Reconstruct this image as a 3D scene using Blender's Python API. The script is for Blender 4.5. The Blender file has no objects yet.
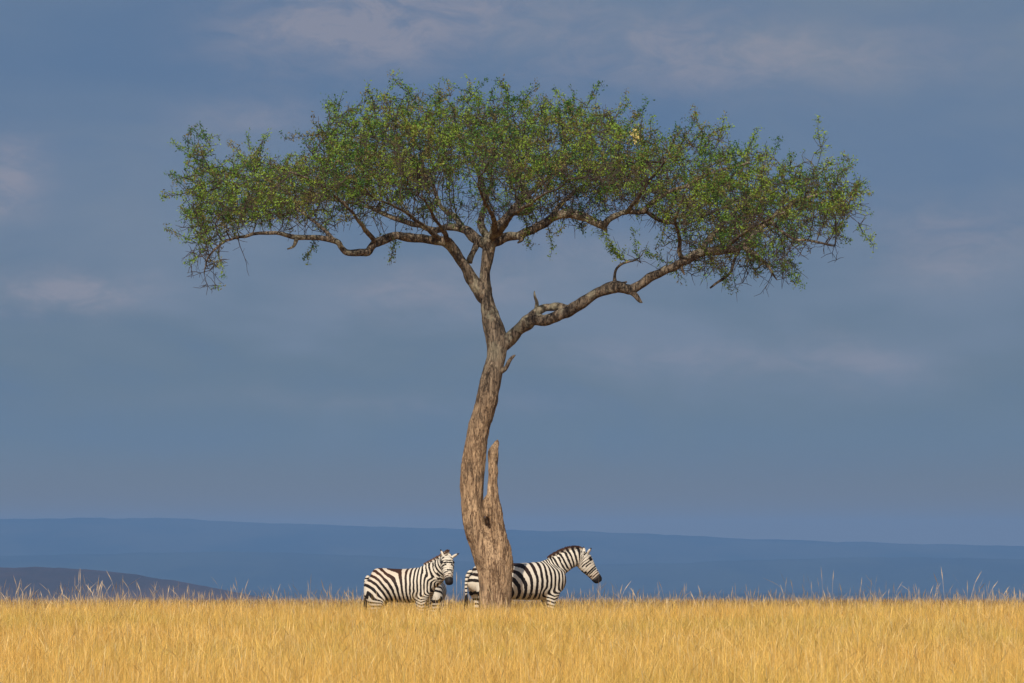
import bpy, math, random
import numpy as np
from mathutils import Vector, noise, kdtree
R = math.radians
random.seed(7)
rng = np.random.default_rng(7)
S = bpy.context.scene
COL = S.collection

# ------------------------------------------------------------------ camera
W, H = 1024, 683
FPX = 4800.0
CAMZ = 1.35
HY = 560.0
cam_d = bpy.data.cameras.new('camera')
cam_d.sensor_width = 36.0
cam_d.lens = FPX * 36.0 / W
cam_d.clip_start = 1.0
cam_d.clip_end = 60000.0
cam = bpy.data.objects.new('camera', cam_d)
PITCH = math.atan((HY - H / 2) / FPX)
cam.location = (0, 0, CAMZ)
cam.rotation_euler = (math.pi / 2 + PITCH, 0, 0)
COL.objects.link(cam)
S.camera = cam

# ------------------------------------------------------------------ light and exposure
SUN_EL, SUN_AZ = R(39), R(11)          # azimuth: to the left of straight behind the camera
to_sun = Vector((-math.sin(SUN_AZ) * math.cos(SUN_EL), -math.cos(SUN_AZ) * math.cos(SUN_EL), math.sin(SUN_EL)))
sd = bpy.data.lights.new('sun', 'SUN')
sd.energy = 4.2
sd.angle = R(0.5)
sd.color = (1.0, 0.91, 0.78)
sun = bpy.data.objects.new('sun', sd)
sun.rotation_euler = to_sun.to_track_quat('Z', 'Y').to_euler()
COL.objects.link(sun)
S.view_settings.view_transform = 'Standard'
S.view_settings.look = 'None'
S.view_settings.exposure = 0.0
S.view_settings.gamma = 1.0
S.render.engine = 'CYCLES'
S.cycles.volume_max_steps = 64
S.cycles.max_bounces = 6
S.cycles.transparent_max_bounces = 8
S.cycles.volume_bounces = 0


class NT:
    """small node-tree writer"""
    def __init__(self, tree):
        self.t = tree
        self.n = tree.nodes
        self.n.clear()

    def new(self, kind, **kw):
        nd = self.n.new(kind)
        for k, v in kw.items():
            setattr(nd, k, v)
        return nd

    def put(self, sock, v):
        if isinstance(v, bpy.types.NodeSocket):
            self.t.links.new(v, sock)
        else:
            if sock.type in ('RGBA',) and len(v) == 3:
                v = (*v, 1)
            sock.default_value = v

    def math(self, op, a, b=0.0, c=0.0, clamp=False):
        nd = self.new('ShaderNodeMath', operation=op, use_clamp=clamp)
        self.put(nd.inputs[0], a); self.put(nd.inputs[1], b)
        if op in ('MULTIPLY_ADD', 'SMOOTH_MIN'):
            self.put(nd.inputs[2], c)
        return nd.outputs[0]

    def step(self, v, a, b):
        nd = self.new('ShaderNodeMapRange', interpolation_type='SMOOTHSTEP')
        self.put(nd.inputs[0], v); self.put(nd.inputs[1], a); self.put(nd.inputs[2], b)
        return nd.outputs[0]

    def mix(self, f, a, b, mode='MIX'):
        nd = self.new('ShaderNodeMix', data_type='RGBA', blend_type=mode)
        self.put(nd.inputs[0], f); self.put(nd.inputs[6], a); self.put(nd.inputs[7], b)
        return nd.outputs[2]

    def noise(self, vec, scale, detail=4, rough=0.55, dist=0.0):
        nd = self.new('ShaderNodeTexNoise')
        if vec is not None:
            self.put(nd.inputs['Vector'], vec)
        nd.inputs['Scale'].default_value = scale
        nd.inputs['Detail'].default_value = detail
        nd.inputs['Roughness'].default_value = rough
        nd.inputs['Distortion'].default_value = dist
        return nd.outputs['Fac']

    def vscale(self, vec, s):
        nd = self.new('ShaderNodeVectorMath', operation='MULTIPLY')
        self.put(nd.inputs[0], vec); nd.inputs[1].default_value = s
        return nd.outputs[0]


# world: a daylight sky whose northern half is filled by a slate-blue storm bank
world = bpy.data.worlds.new('World')
S.world = world
world.use_nodes = True
w = NT(world.node_tree)
sky = w.new('ShaderNodeTexSky', sky_type='NISHITA', sun_disc=False)
sky.sun_elevation = SUN_EL
sky.sun_rotation = math.pi + SUN_AZ
bg_sky = w.new('ShaderNodeBackground')
w.put(bg_sky.inputs[0], sky.outputs[0]); bg_sky.inputs[1].default_value = 0.085
tc = w.new('ShaderNodeTexCoord')
sep = w.new('ShaderNodeSeparateXYZ')
w.put(sep.inputs[0], tc.outputs['Generated'])
dx, dy, dz = sep.outputs
dyc = w.math('MAXIMUM', dy, 0.05)
u = w.math('DIVIDE', dx, dyc)          # tangent of the bearing from north
v = w.math('DIVIDE', dz, dyc)          # tangent of the elevation
cmb = w.new('ShaderNodeCombineXYZ')
w.put(cmb.inputs[0], u); w.put(cmb.inputs[1], w.math('MULTIPLY', v, 2.1)); cmb.inputs[2].default_value = 0.37
cv = cmb.outputs[0]
n1 = w.noise(cv, 12, 5, 0.5, 0.4)
n2 = w.noise(cv, 34, 6, 0.55, 0.3)
base = w.mix(w.step(v, 0.006, 0.027), (0.225, 0.165, 0.045), (0.146, 0.196, 0.235))
base = w.mix(w.step(v, 0.03, 0.085), base, (0.136, 0.203, 0.310))
deep = w.math('MULTIPLY', w.step(n1, 0.54, 0.32), w.math('MULTIPLY', w.step(v, .008, .05), .8))
base = w.mix(deep, base, (0.102, 0.176, 0.302))
lift = w.math('MULTIPLY', w.step(n1, 0.48, 0.66), 0.8)
base = w.mix(w.math('MULTIPLY', lift, w.step(v, 0.01, 0.05)), base, (0.188, 0.238, 0.312))
# pinkish lit patches in the bank: (bearing, elevation, half width, half height, strength)
PATCH = [(-0.034, 0.1110, 0.024, 0.0080, 1.2), (-0.005, 0.117, 0.03, 0.006, .6), (-0.108, 0.0785, 0.009, 0.0070, 1.2), (-0.092, 0.0560, 0.016, 0.0038, 1.35),
         (-0.055, 0.0920, 0.014, 0.0055, .6), (-0.018, 0.0560, 0.020, 0.0060, .8), (0.045, 0.1060, 0.045, 0.0070, .9),
         (0.092, 0.0680, 0.018, 0.0065, .6), (0.09, 0.060, 0.012, 0.004, .5), (0.040, 0.0425, 0.034, 0.0050, .55), (0.075, 0.0395, 0.013, 0.0050, .5),
         (0.015, 0.0640, 0.020, 0.0070, .45), (-0.02, 0.0330, 0.05, 0.0030, .25), (0.16, 0.07, 0.04, 0.01, .8), (-0.18, 0.06, 0.04, 0.01, .8)]
acc = None
uw = w.math('ADD', u, w.math('MULTIPLY', w.math('SUBTRACT', n2, 0.5), 0.016))
vw = w.math('ADD', v, w.math('MULTIPLY', w.math('SUBTRACT', n2, 0.5), 0.013))
for (pu, pv, su, sv, st) in PATCH:
    a = w.math('POWER', w.math('DIVIDE', w.math('SUBTRACT', uw, pu), su), 2.0)
    b = w.math('POWER', w.math('DIVIDE', w.math('SUBTRACT', vw, pv), sv), 2.0)
    g = w.math('MULTIPLY', w.math('EXPONENT', w.math('MULTIPLY', w.math('ADD', a, b), -1.0)), st)
    acc = g if acc is None else w.math('ADD', acc, g)
tex = w.step(w.noise(cv, 75, 8, 0.66, 0.5), 0.30, 0.70)
pf = w.math('MULTIPLY', acc, w.math('MULTIPLY_ADD', tex, 0.9, 0.3), clamp=True)
base = w.mix(w.math('MULTIPLY', pf, 0.58), base, (0.345, 0.322, 0.360))
bg_cl = w.new('ShaderNodeBackground')
w.put(bg_cl.inputs[0], base); bg_cl.inputs[1].default_value = 1.0
mask = w.math('MULTIPLY', w.step(dy, 0.05, 0.5), w.step(dz, 0.75, 0.35))
ms = w.new('ShaderNodeMixShader')
w.put(ms.inputs[0], mask); w.put(ms.inputs[1], bg_sky.outputs[0]); w.put(ms.inputs[2], bg_cl.outputs[0])
wo = w.new('ShaderNodeOutputWorld')
w.put(wo.inputs[0], ms.outputs[0])


# ------------------------------------------------------------------ helpers
def pt(px, py, d=0.0, Y0=80.0):
    """world point seen at a traced position, standing d metres behind the tree's own distance"""
    Y = Y0 + d
    a = math.atan((H / 2 - py) / FPX) + PITCH
    z = CAMZ + Y * math.tan(a)
    x = (px - W / 2) / FPX * Y / math.cos(PITCH) * 1.0
    return Vector((x, Y, z))

def tag(o, label=None, cat=None, group=None, kind=None):
    for k, val in (('label', label), ('category', cat), ('group', group), ('kind', kind)):
        if val: o[k] = val
    return o

def empty(name, loc=(0, 0, 0), rz=0):
    o = bpy.data.objects.new(name, None)
    COL.objects.link(o); o.location = loc; o.rotation_euler = (0, 0, rz)
    o.empty_display_size = .3
    return o

def link(name, me, mat=None, parent=None, smooth=True):
    if mat: me.materials.clear(); me.materials.append(mat)
    o = bpy.data.objects.new(name, me)
    COL.objects.link(o)
    if parent: o.parent = parent
    if smooth and len(me.polygons):
        me.polygons.foreach_set('use_smooth', np.ones(len(me.polygons), dtype=bool))
    return o

def mesh_np(name, V, F, k):
    """V (n,3), F (m,k) -> mesh quickly"""
    me = bpy.data.meshes.new(name)
    V = np.asarray(V, dtype=np.float32); F = np.asarray(F, dtype=np.int32)
    me.vertices.add(len(V)); me.vertices.foreach_set('co', V.ravel())
    me.loops.add(F.size); me.loops.foreach_set('vertex_index', F.ravel())
    me.polygons.add(len(F)); me.polygons.foreach_set('loop_start', np.arange(0, F.size, k, dtype=np.int32))
    me.update(calc_edges=True)
    return me

def attr(me, name, data, kind='FLOAT_COLOR'):
    a = me.attributes.new(name, kind, 'POINT')
    if kind == 'FLOAT_COLOR':
        d = np.ones((len(data), 4), dtype=np.float32); d[:, :3] = data
        a.data.foreach_set('color', d.ravel())
    else:
        a.data.foreach_set('value', np.asarray(data, dtype=np.float32))

def coords(me):
    c = np.empty(len(me.vertices) * 3, dtype=np.float32)
    me.vertices.foreach_get('co', c)
    return c.reshape(-1, 3)

def catmull(pts, n=4):
    """pts: list of tuples (x,y,z,r...) -> densified array"""
    P = np.array(pts, dtype=float)
    out = []
    m = len(P)
    for i in range(m - 1):
        p0 = P[max(i - 1, 0)]; p1 = P[i]; p2 = P[i + 1]; p3 = P[min(i + 2, m - 1)]
        for j in range(n):
            t = j / n
            out.append(.5 * ((2 * p1) + (-p0 + p2) * t + (2 * p0 - 5 * p1 + 4 * p2 - p3) * t * t + (-p0 + 3 * p1 - 3 * p2 + p3) * t ** 3))
    out.append(P[-1])
    return np.array(out)

class Geo:
    def __init__(self):
        self.V = []; self.F = []; self.n = 0

    def tube(self, P, ra, rb=None, side=None, seg=14, cap=True):
        """tube along P with radii ra (along 'up') and rb (along side)"""
        P = np.asarray(P, dtype=float); n = len(P)
        ra = np.asarray(ra, float) * np.ones(n); rb = ra if rb is None else np.asarray(rb, float) * np.ones(n)
        T = np.gradient(P, axis=0); T /= np.linalg.norm(T, axis=1)[:, None] + 1e-9
        ref = np.array(side if side is not None else (0, 1, 0), float)
        base = self.n
        ang = np.linspace(0, 2 * np.pi, seg, endpoint=False)
        for i in range(n):
            t = T[i]
            rf = ref if ref.ndim == 1 else ref[i]
            s = rf - t * np.dot(rf, t)
            if np.linalg.norm(s) < .05:
                s = np.cross(t, (0, 0, 1)) if abs(t[2]) < .9 else np.cross(t, (1, 0, 0))
            s /= np.linalg.norm(s); u_ = np.cross(s, t)
            for a in ang:
                self.V.append(P[i] + s * math.cos(a) * rb[i] + u_ * math.sin(a) * ra[i])
        for i in range(n - 1):
            for j in range(seg):
                a = base + i * seg + j; b = base + i * seg + (j + 1) % seg
                self.F.append((a, b, b + seg, a + seg))
        if cap:
            for i, rev in ((0, True), (n - 1, False)):
                self.V.append(P[i]); c = len(self.V) - 1
                for j in range(seg):
                    a = base + i * seg + j; b = base + i * seg + (j + 1) % seg
                    self.F.append((b, a, c) if rev else (a, b, c))
        self.n = len(self.V)

    def mesh(self, name):
        me = bpy.data.meshes.new(name)
        me.from_pydata([tuple(v_) for v_ in self.V], [], self.F)
        me.update()
        return me

def remesh(me, voxel, smooth_it=4, fac=.5):
    o = bpy.data.objects.new('temporary', me)
    COL.objects.link(o)
    m = o.modifiers.new('r', 'REMESH'); m.mode = 'VOXEL'; m.voxel_size = voxel
    if smooth_it:
        s = o.modifiers.new('s', 'SMOOTH'); s.factor = fac; s.iterations = smooth_it
    dg = bpy.context.evaluated_depsgraph_get()
    out = bpy.data.meshes.new_from_object(o.evaluated_get(dg))
    bpy.data.objects.remove(o)
    return out

def material(name):
    m = bpy.data.materials.new(name); m.use_nodes = True
    t = NT(m.node_tree)
    b = t.new('ShaderNodeBsdfPrincipled'); o = t.new('ShaderNodeOutputMaterial')
    t.put(o.inputs[0], b.outputs[0])
    b.inputs['Roughness'].default_value = .85
    b.inputs['Specular IOR Level'].default_value = .25
    return m, t, b

def sstep(x, a, b):
    t = np.clip((x - a) / (b - a), 0, 1)
    return t * t * (3 - 2 * t)


# ------------------------------------------------------------------ ground, valley and hills
def ground_z(y):
    y = np.asarray(y, float)
    t = np.maximum(y - 88, 0)
    s = .0125
    z = -s * (t - 30 * (1 - np.exp(-t / 30)))
    return np.maximum(z, -60 + 0 * z) * 1.0

ys = np.concatenate([np.linspace(-900, 0, 8)[:-1], np.linspace(0, 200, 81), np.linspace(206, 400, 30), np.linspace(420, 2200, 50), np.linspace(2300, 5600, 30), np.linspace(5700, 16000, 50)])
xs = np.concatenate([-np.geomspace(5000, 30, 22), np.linspace(-28, 28, 29), np.geomspace(30, 5000, 22)])
GX, GY = np.meshgrid(xs, ys)
GZ = ground_z(GY)
for i in range(GZ.shape[0]):
    for j in range(GZ.shape[1]):
        if GY[i, j] > 300:
            GZ[i, j] += (noise.noise(Vector((GX[i, j] / 700, GY[i, j] / 1500, 0)))) * 5 * min(1, (GY[i, j] - 300) / 2500)
V = np.stack([GX.ravel(), GY.ravel(), GZ.ravel()], 1)
nx = len(xs)
F = [(i * nx + j, i * nx + j + 1, (i + 1) * nx + j + 1, (i + 1) * nx + j) for i in range(len(ys) - 1) for j in range(nx - 1)]
gm, t, b = material('savanna_soil')
tcn = t.new('ShaderNodeTexCoord').outputs['Object']
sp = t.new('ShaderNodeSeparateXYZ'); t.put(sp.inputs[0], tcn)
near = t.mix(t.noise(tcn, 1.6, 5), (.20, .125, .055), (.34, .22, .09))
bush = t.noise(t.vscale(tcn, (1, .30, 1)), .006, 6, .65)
far_shaded = t.mix(t.step(bush, .42, .62), (.040, .044, .026), (.012, .020, .014))  # bush patches on the distant plain, both tones darkened to stand for cloud shadow
t.put(b.inputs['Base Color'], t.mix(t.step(sp.outputs[1], 300, 1200), near, far_shaded))
b.inputs['Specular IOR Level'].default_value = 0.05
b.inputs['Roughness'].default_value = 1
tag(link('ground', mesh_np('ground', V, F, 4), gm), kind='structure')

def hill(name, Y, prof, depth, c1, c2, sc):
    """a ridge standing on the plain; prof: list of (px, py) of its skyline"""
    px = np.array([p[0] for p in prof], float); py = np.array([p[1] for p in prof], float)
    n = 420
    x_px = np.linspace(px[0], px[-1], n)
    top = np.interp(x_px, px, py)
    k = 25
    top = np.convolve(np.pad(top, k // 2, mode='edge'), np.ones(k) / k, 'valid')
    top = top + np.array([noise.fractal(Vector((x_ / 34, Y / 1000, 0)), .8, 2.2, 5) * 1.1 for x_ in x_px])
    rows = 16
    V = []
    for r in range(rows + 1):
        q = r / rows
        yy = Y - depth + q * depth * 2
        f = math.sin(math.pi * min(q, 1)) ** .85
        for i in range(n):
            X = (x_px[i] - 512) / FPX * Y
            zt = CAMZ + (HY - top[i]) / FPX * Y
            zz = -66 + (zt + 66) * f
            nz = noise.fractal(Vector((X / (sc * 4), yy / (sc * 5), 3)), 1, 2, 4)
            zz += nz * (zt + 66) * .07 * (1 - f ** 6) * f
            V.append((X, yy, zz))
    F = [(r * n + i, r * n + i + 1, (r + 1) * n + i + 1, (r + 1) * n + i) for r in range(rows) for i in range(n - 1)]
    m, t, b = material(name + '_scrub')
    tcn = t.new('ShaderNodeTexCoord').outputs['Object']
    nn = t.noise(t.vscale(tcn, (1, .35, 2.5)), 1 / sc, 6, .62)
    t.put(b.inputs['Base Color'], t.mix(t.step(nn, .36, .64), c1, c2))
    b.inputs['Roughness'].default_value = 1; b.inputs['Specular IOR Level'].default_value = 0.0
    return tag(link(name, mesh_np(name, np.array(V), F, 4), m), kind='structure')

hill('far_hills', 13500, [(-900, 524), (-400, 512), (-120, 520), (0, 519), (60, 518), (160, 517), (215, 520), (290, 524), (350, 527), (480, 529), (600, 532),
     (700, 536), (800, 541), (900, 543), (1024, 546), (1400, 552), (1900, 548)], 1900, (.060, .062, .036), (.018, .030, .020), 420)
hill('middle_hills', 11400, [(-900, 548), (-300, 556), (0, 556), (120, 553), (260, 551), (400, 557), (560, 566), (760, 560), (900, 556), (1024, 559), (1500, 566), (1900, 560)],
     1300, (.048, .056, .030), (.024, .034, .022), 300)
hill('near_hill', 5200, [(-900, 590), (-500, 572), (-200, 566), (0, 567), (60, 567), (110, 571), (170, 580), (220, 590), (280, 601), (360, 616)], 650,
     (.100, .060, .040), (.050, .036, .026), 130)

# ------------------------------------------------------------------ air
me = bpy.data.meshes.new('haze')
x0, x1, y0, y1, z0, z1 = -5600, 5600, -1200, 16800, -90, 140
me.from_pydata([(x0, y0, z0), (x1, y0, z0), (x1, y1, z0), (x0, y1, z0), (x0, y0, z1), (x1, y0, z1), (x1, y1, z1), (x0, y1, z1)], [],
               [(0, 3, 2, 1), (4, 5, 6, 7), (0, 1, 5, 4), (1, 2, 6, 5), (2, 3, 7, 6), (3, 0, 4, 7)])
hm = bpy.data.materials.new('hazy_air'); hm.use_nodes = True
t = NT(hm.node_tree)
pv = t.new('ShaderNodeVolumePrincipled')
pv.inputs['Color'].default_value = (.28, .525, .97, 1)
pv.inputs['Density'].default_value = 1.0e-4
ho = t.new('ShaderNodeOutputMaterial'); t.put(ho.inputs['Volume'], pv.outputs[0])
tag(link('haze', me, hm, smooth=False), kind='stuff')

# ------------------------------------------------------------------ acacia
bark, t, b = material('acacia_bark')
tcn = t.new('ShaderNodeTexCoord').outputs['Object']
sp = t.new('ShaderNodeSeparateXYZ'); t.put(sp.inputs[0], tcn)
gr0 = t.noise(t.vscale(tcn, (9, 9, 1.3)), 1.6, 8, .72, .5)
crk = t.math('ABSOLUTE', t.math('SUBTRACT', t.noise(t.vscale(tcn, (24, 24, 4.2)), 1.0, 5, .6, .6), .5))
crack = t.step(crk, .045, .0)
gr = t.math('SUBTRACT', gr0, t.math('MULTIPLY', crack, .16))
fine = t.noise(t.vscale(tcn, (1, 1, .55)), 30, 6, .75)
swath = t.noise(t.vscale(tcn, (5, 5, .55)), 1.0, 3, .5, .3)
low = t.mix(t.step(gr, .30, .62), (.15, .088, .05), (.62, .42, .25))
low = t.mix(t.math('MULTIPLY', t.step(swath, .50, .30), .4), low, (.24, .15, .085))
up = t.mix(t.step(gr, .34, .64), (.050, .038, .030), (.32, .245, .175))
hgt = t.math('ADD', sp.outputs[2], t.math('MULTIPLY', t.noise(tcn, 1.1, 3), 1.6))
c = t.mix(t.step(hgt, 3.6, 6.0), low, up)
lich = t.math('MULTIPLY', t.step(t.noise(tcn, 3.3, 5, .6), .53, .60), t.step(sp.outputs[2], 4.3, 5.2))
c = t.mix(t.math('MULTIPLY', lich, .6), c, (.40, .36, .26))
blot = t.math('MULTIPLY', t.step(t.noise(t.vscale(tcn, (1.3, 1.3, .9)), 2.4, 4, .6), .58, .66), .45)
c = t.mix(blot, c, (.060, .044, .034))
c = t.mix(t.math('MULTIPLY', t.step(fine, .52, .70), .42), c, (.09, .06, .042))
t.put(b.inputs['Base Color'], c)
bp = t.new('ShaderNodeBump'); bp.inputs['Strength'].default_value = .9; bp.inputs['Distance'].default_value = .06
t.put(bp.inputs['Height'], t.math('ADD', gr, t.math('MULTIPLY', fine, .45)))
t.put(b.inputs['Normal'], bp.outputs[0])
b.inputs['Roughness'].default_value = .95

twig_m, t, b = material('twig_bark')
tcn = t.new('ShaderNodeTexCoord').outputs['Object']
t.put(b.inputs['Base Color'], t.mix(t.noise(tcn, 2.2, 3), (.022, .016, .013), (.105, .078, .058)))
b.inputs['Roughness'].default_value = .95

leaf_m, t, b = material('acacia_leaf')
at = t.new('ShaderNodeAttribute', attribute_name='col')
t.put(b.inputs['Base Color'], at.outputs['Color'])
b.inputs['Roughness'].default_value = .6
tr = t.new('ShaderNodeBsdfTranslucent'); t.put(tr.inputs[0], at.outputs['Color'])
mx = t.new('ShaderNodeMixShader'); mx.inputs[0].default_value = .34
t.put(mx.inputs[1], b.outputs[0]); t.put(mx.inputs[2], tr.outputs[0])
t.put([n_ for n_ in t.n if n_.type == 'OUTPUT_MATERIAL'][0].inputs[0], mx.outputs[0])

tree_base = pt(497, 641)
tree = tag(empty('acacia_tree', tree_base), 'tall umbrella acacia with flat green crown and bent trunk, alone in dry grass', 'tree')
TB = np.array(tree_base)

def trace(lst, n=4):
    """(px, py, radius px, depth m) -> smooth path in tree space"""
    rows = []
    for (px, py, r, d) in lst:
        p = pt(px, py, d)
        rows.append((p.x - TB[0], p.y - TB[1], p.z - TB[2], r * (80 + d) / FPX))
    return catmull(rows, n)

def displace(me, amp, f, fz, seed=0.0, knots=0.0, lump=.022):
    me.update()
    co = coords(me); nrm = np.empty(len(co) * 3, dtype=np.float32)
    me.vertices.foreach_get('normal', nrm); nrm = nrm.reshape(-1, 3)
    out = co.copy()
    for i, c_ in enumerate(co):
        q = Vector((c_[0] * f + seed, c_[1] * f, c_[2] * fz))
        h_ = noise.ridged_multi_fractal(q, 1.0, 2.1, 3, 1.0, 2.0) - 1.0
        if knots: h_ += knots * noise.noise(Vector(c_ * 2.2) + Vector((seed, 5, 1)))
        h_ += lump / amp * noise.noise(Vector((c_[0] * 4.5 + seed, c_[1] * 4.5, c_[2] * .9)))
        out[i] += nrm[i] * amp * h_
    me.vertices.foreach_set('co', out.ravel()); me.update()

tr_main = trace([(496, 652, 24, 0), (496, 641, 21, 0), (496.5, 622, 18, 0), (496.5, 603, 16.5, 0), (496.5, 586, 16.5, 0), (494.5, 569, 16.5, 0), (489, 556, 15.5, 0), (482, 541, 13.5, .02), (475.5, 527, 12, .03),
                 (473, 513.6, 11.4, .03), (472, 500, 10.8, .03), (472, 485.7, 10.6, .02), (473.7, 458, 10.6, 0), (477.6, 432, 11.5, -.02), (482, 416, 11.6, -.04), (486.4, 400, 11.5, -.05), (490.5, 385, 10.7, -.05),
                 (493.6, 371, 10.0, -.04), (496.2, 355, 10.2, 0), (496.0, 343, 10.7, 0), (493, 330, 10.0, 0), (489.6, 316, 9.3, 0), (486.3, 298, 7.2, 0), (484.5, 285, 5.6, 0),
                 (484.8, 273, 4.9, 0), (486.6, 262, 5.3, 0), (488.2, 252, 5.8, 0), (488.5, 243, 6.4, 0), (488.8, 237, 5.6, 0)], 4)
g = Geo(); g.tube(tr_main[:, :3], tr_main[:, 3], tr_main[:, 3] * 1.06, (0, 1, 0), 24)
# root flare
for a in (-2.6, -1.7, -.6, .5, 1.6, 2.7):
    rr = random.uniform(.9, 1.1)
    P = [(.12 * math.cos(a), .12 * math.sin(a), .55, .16), (.24 * math.cos(a), .24 * math.sin(a), .2, .12), (.48 * rr * math.cos(a), .48 * rr * math.sin(a), .0, .07), (.8 * rr * math.cos(a), .8 * rr * math.sin(a), -.1, .03)]
    P = catmull(P, 3); g.tube(P[:, :3], P[:, 3], None, None, 10)
me = remesh(g.mesh('trunk'), .022, 6)
displace(me, .013, 14, 2.2, 0, 1.2, .048)
link('trunk', me, bark, tree)

ds = trace([(499, 600, 9, .10), (501, 584, 10, .06), (503, 568, 11, -.02), (501.5, 552, 10, -.08), (499.5, 541, 8.6, -.12), (497.2, 527.5, 7.4, -.16), (494.4, 513.6, 7.0, -.18), (492.2, 502, 6.2, -.2),
            (491.8, 492, 5.4, -.2), (492.0, 480, 5.2, -.2), (493.4, 458, 5.6, -.2), (494.3, 450, 5.0, -.2), (496.8, 443, 2.6, -.2), (498.0, 438.5, .8, -.2)], 4)
g = Geo(); g.tube(ds[:, :3], ds[:, 3], ds[:, 3] * 1.0, (0, 1, 0), 18)
for lst in ([(491, 464, 3.4, -.2), (489.2, 455, 2.6, -.2), (488.2, 449, 1.0, -.2)], [(488, 516, 4.5, -.22), (486.4, 506, 4.0, -.24), (487.2, 498, 2.6, -.24), (489, 492, 1, -.22)],
            [(493, 456, 2.4, -.12), (493.5, 447, 1.6, -.1), (493, 442.5, .8, -.1)], [(489, 545, 7, .02), (488, 533, 6, .02), (487.5, 522, 4.2, .02), (487, 514, 2, .02)]):
    pk = trace(lst, 3); g.tube(pk[:, :3], pk[:, 3], None, None, 10)
me = remesh(g.mesh('dead_stem'), .018, 4)
displace(me, .020, 13, 3.2, 9, 1.4, .03)
tag(link('dead_stem', me, bark, tree), 'broken dead stem rising beside the trunk with a splintered tip')

SK = []     # skeleton seeds for the crown: (pos, radius)
def limb(lst, name='branch', wob=.012, n=5, seed_it=True):
    P = trace(lst, n)
    L = len(P)
    for i in range(1, L - 1):
        k = noise.noise(Vector(P[i, :3] * 2.1))
        P[i, 0] += wob * noise.noise(Vector(P[i, :3] * 5.0)) * 2
        P[i, 2] += wob * noise.noise(Vector(P[i, :3] * 5.0) + Vector((7, 3, 1))) * 2
        P[i, 3] *= 1 + .28 * k + .12 * noise.noise(Vector(P[i, :3] * 9))
    g = Geo(); g.tube(P[:, :3], P[:, 3], None, None, 12)
    link(name, g.mesh(name), bark, tree)
    if seed_it:
        for q in P[::2]: SK.append(q)
    return P

# left limbs
limb([(485, 300, 5, 0), (480, 293, 5.8, -.02), (469.8, 274.6, 5.6, -.06), (457.3, 254.7, 5.2, -.15), (447.4, 243, 5.2, -.2), (432.4, 240.5, 4.3, -.3), (418, 237.6, 4.2, -.4), (405, 236.5, 4.6, -.45), (395.8, 235.5, 4, -.5),
      (379, 241, 4.4, -.55), (371, 247, 3.8, -.6), (365.5, 252, 4.0, -.6), (348.6, 252.7, 3.6, -.7), (341, 247, 3, -.75), (336.8, 241.9, 3.2, -.8), (318, 237.8, 2.7, -.9), (294.7, 236.8, 2.5, -1.0), (280, 233, 2.2, -1.1), (264, 233.5, 2.0, -1.1),
      (234, 238, 1.5, -1.2), (218, 246, 1.2, -1.2), (208, 258, 1.0, -1.2), (204, 274, .5, -1.2)])
limb([(296, 238, 2.2, -1), (293, 246, 1.8, -1), (287, 249, .8, -1.02)], seed_it=False)
limb([(488, 247, 5, 0), (477, 239.8, 5.2, .1), (464.8, 229.8, 4.3, .3), (447, 226.5, 3.4, .5), (435, 229.8, 2.9, .7), (420, 226, 2.7, .9), (402, 221, 2.4, 1.2), (384, 214, 2.2, 1.4), (360, 205, 1.9, 1.6), (330, 200, 1.4, 1.7), (290, 190, 1.0, 1.9)])
limb([(469, 262, 3.6, -.06), (473, 252, 3.4, 0), (477, 243, 3.6, .1), (481, 238, 3, .1)], seed_it=False)
limb([(440, 240, 2.8, -.25), (428, 229, 2.1, -.7), (412, 217, 1.6, -1.3), (394, 206, 1.2, -2.0), (374, 198, .9, -2.6)])
limb([(464, 230, 3.4, .3), (455, 218, 2.8, .7), (440, 205, 2.3, 1.3), (432, 185, 2.0, 2.0), (415, 160, 1.6, 2.8), (395, 138, 1.1, 3.3)])
limb([(449, 242, 2.8, -.2), (443, 230, 2.0, -.8), (434, 218, 1.5, -1.5), (428, 205, 1.1, -2.2), (418, 195, .8, -2.8)])
limb([(375, 243, 2.4, -.6), (362, 225, 1.9, -1.0), (345, 205, 1.6, -1.5), (320, 185, 1.3, -2), (290, 172, .9, -2.4)])
limb([(336, 242, 2.1, -.8), (315, 222, 1.6, -.4), (290, 205, 1.3, .1), (255, 190, 1.0, .4), (220, 180, .7, .4)])
# centre limbs
limb([(488, 246, 5.5, 0), (492, 234.8, 5.2, 0), (498, 226, 4.8, .05), (504.6, 219.9, 4.5, .1), (511, 212, 4.2, .2), (518, 204, 3.6, .3), (528, 195, 3.0, .5), (545, 180, 2.4, .9), (565, 160, 1.8, 1.3), (590, 135, 1.2, 1.6)])
limb([(512, 212, 3.4, .2), (526, 212, 3.8, .5), (529.7, 207, 4.2, .7), (526, 194, 4.0, .9), (520, 182, 3.6, 1.1), (514.5, 168, 3.3, 1.3), (508, 150, 2.4, 1.6), (498, 130, 1.7, 1.9), (490, 108, 1.1, 2.2)])
limb([(492, 240, 3.6, 0), (495, 229, 3.0, -.7), (492, 214, 2.2, -1.6), (484, 200, 1.5, -2.4), (478, 186, 1.0, -3.1)])
limb([(493, 239, 3.6, 0), (503, 227, 2.8, -.8), (515, 213, 2.1, -1.7), (532, 202, 1.5, -2.5), (548, 192, 1.0, -3.1)])
limb([(489, 240, 4, 0), (480, 222, 3.2, .8), (486, 200, 2.6, 1.8), (478, 172, 2.1, 2.8), (462, 142, 1.6, 3.6), (450, 115, 1, 4.0)])
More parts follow.
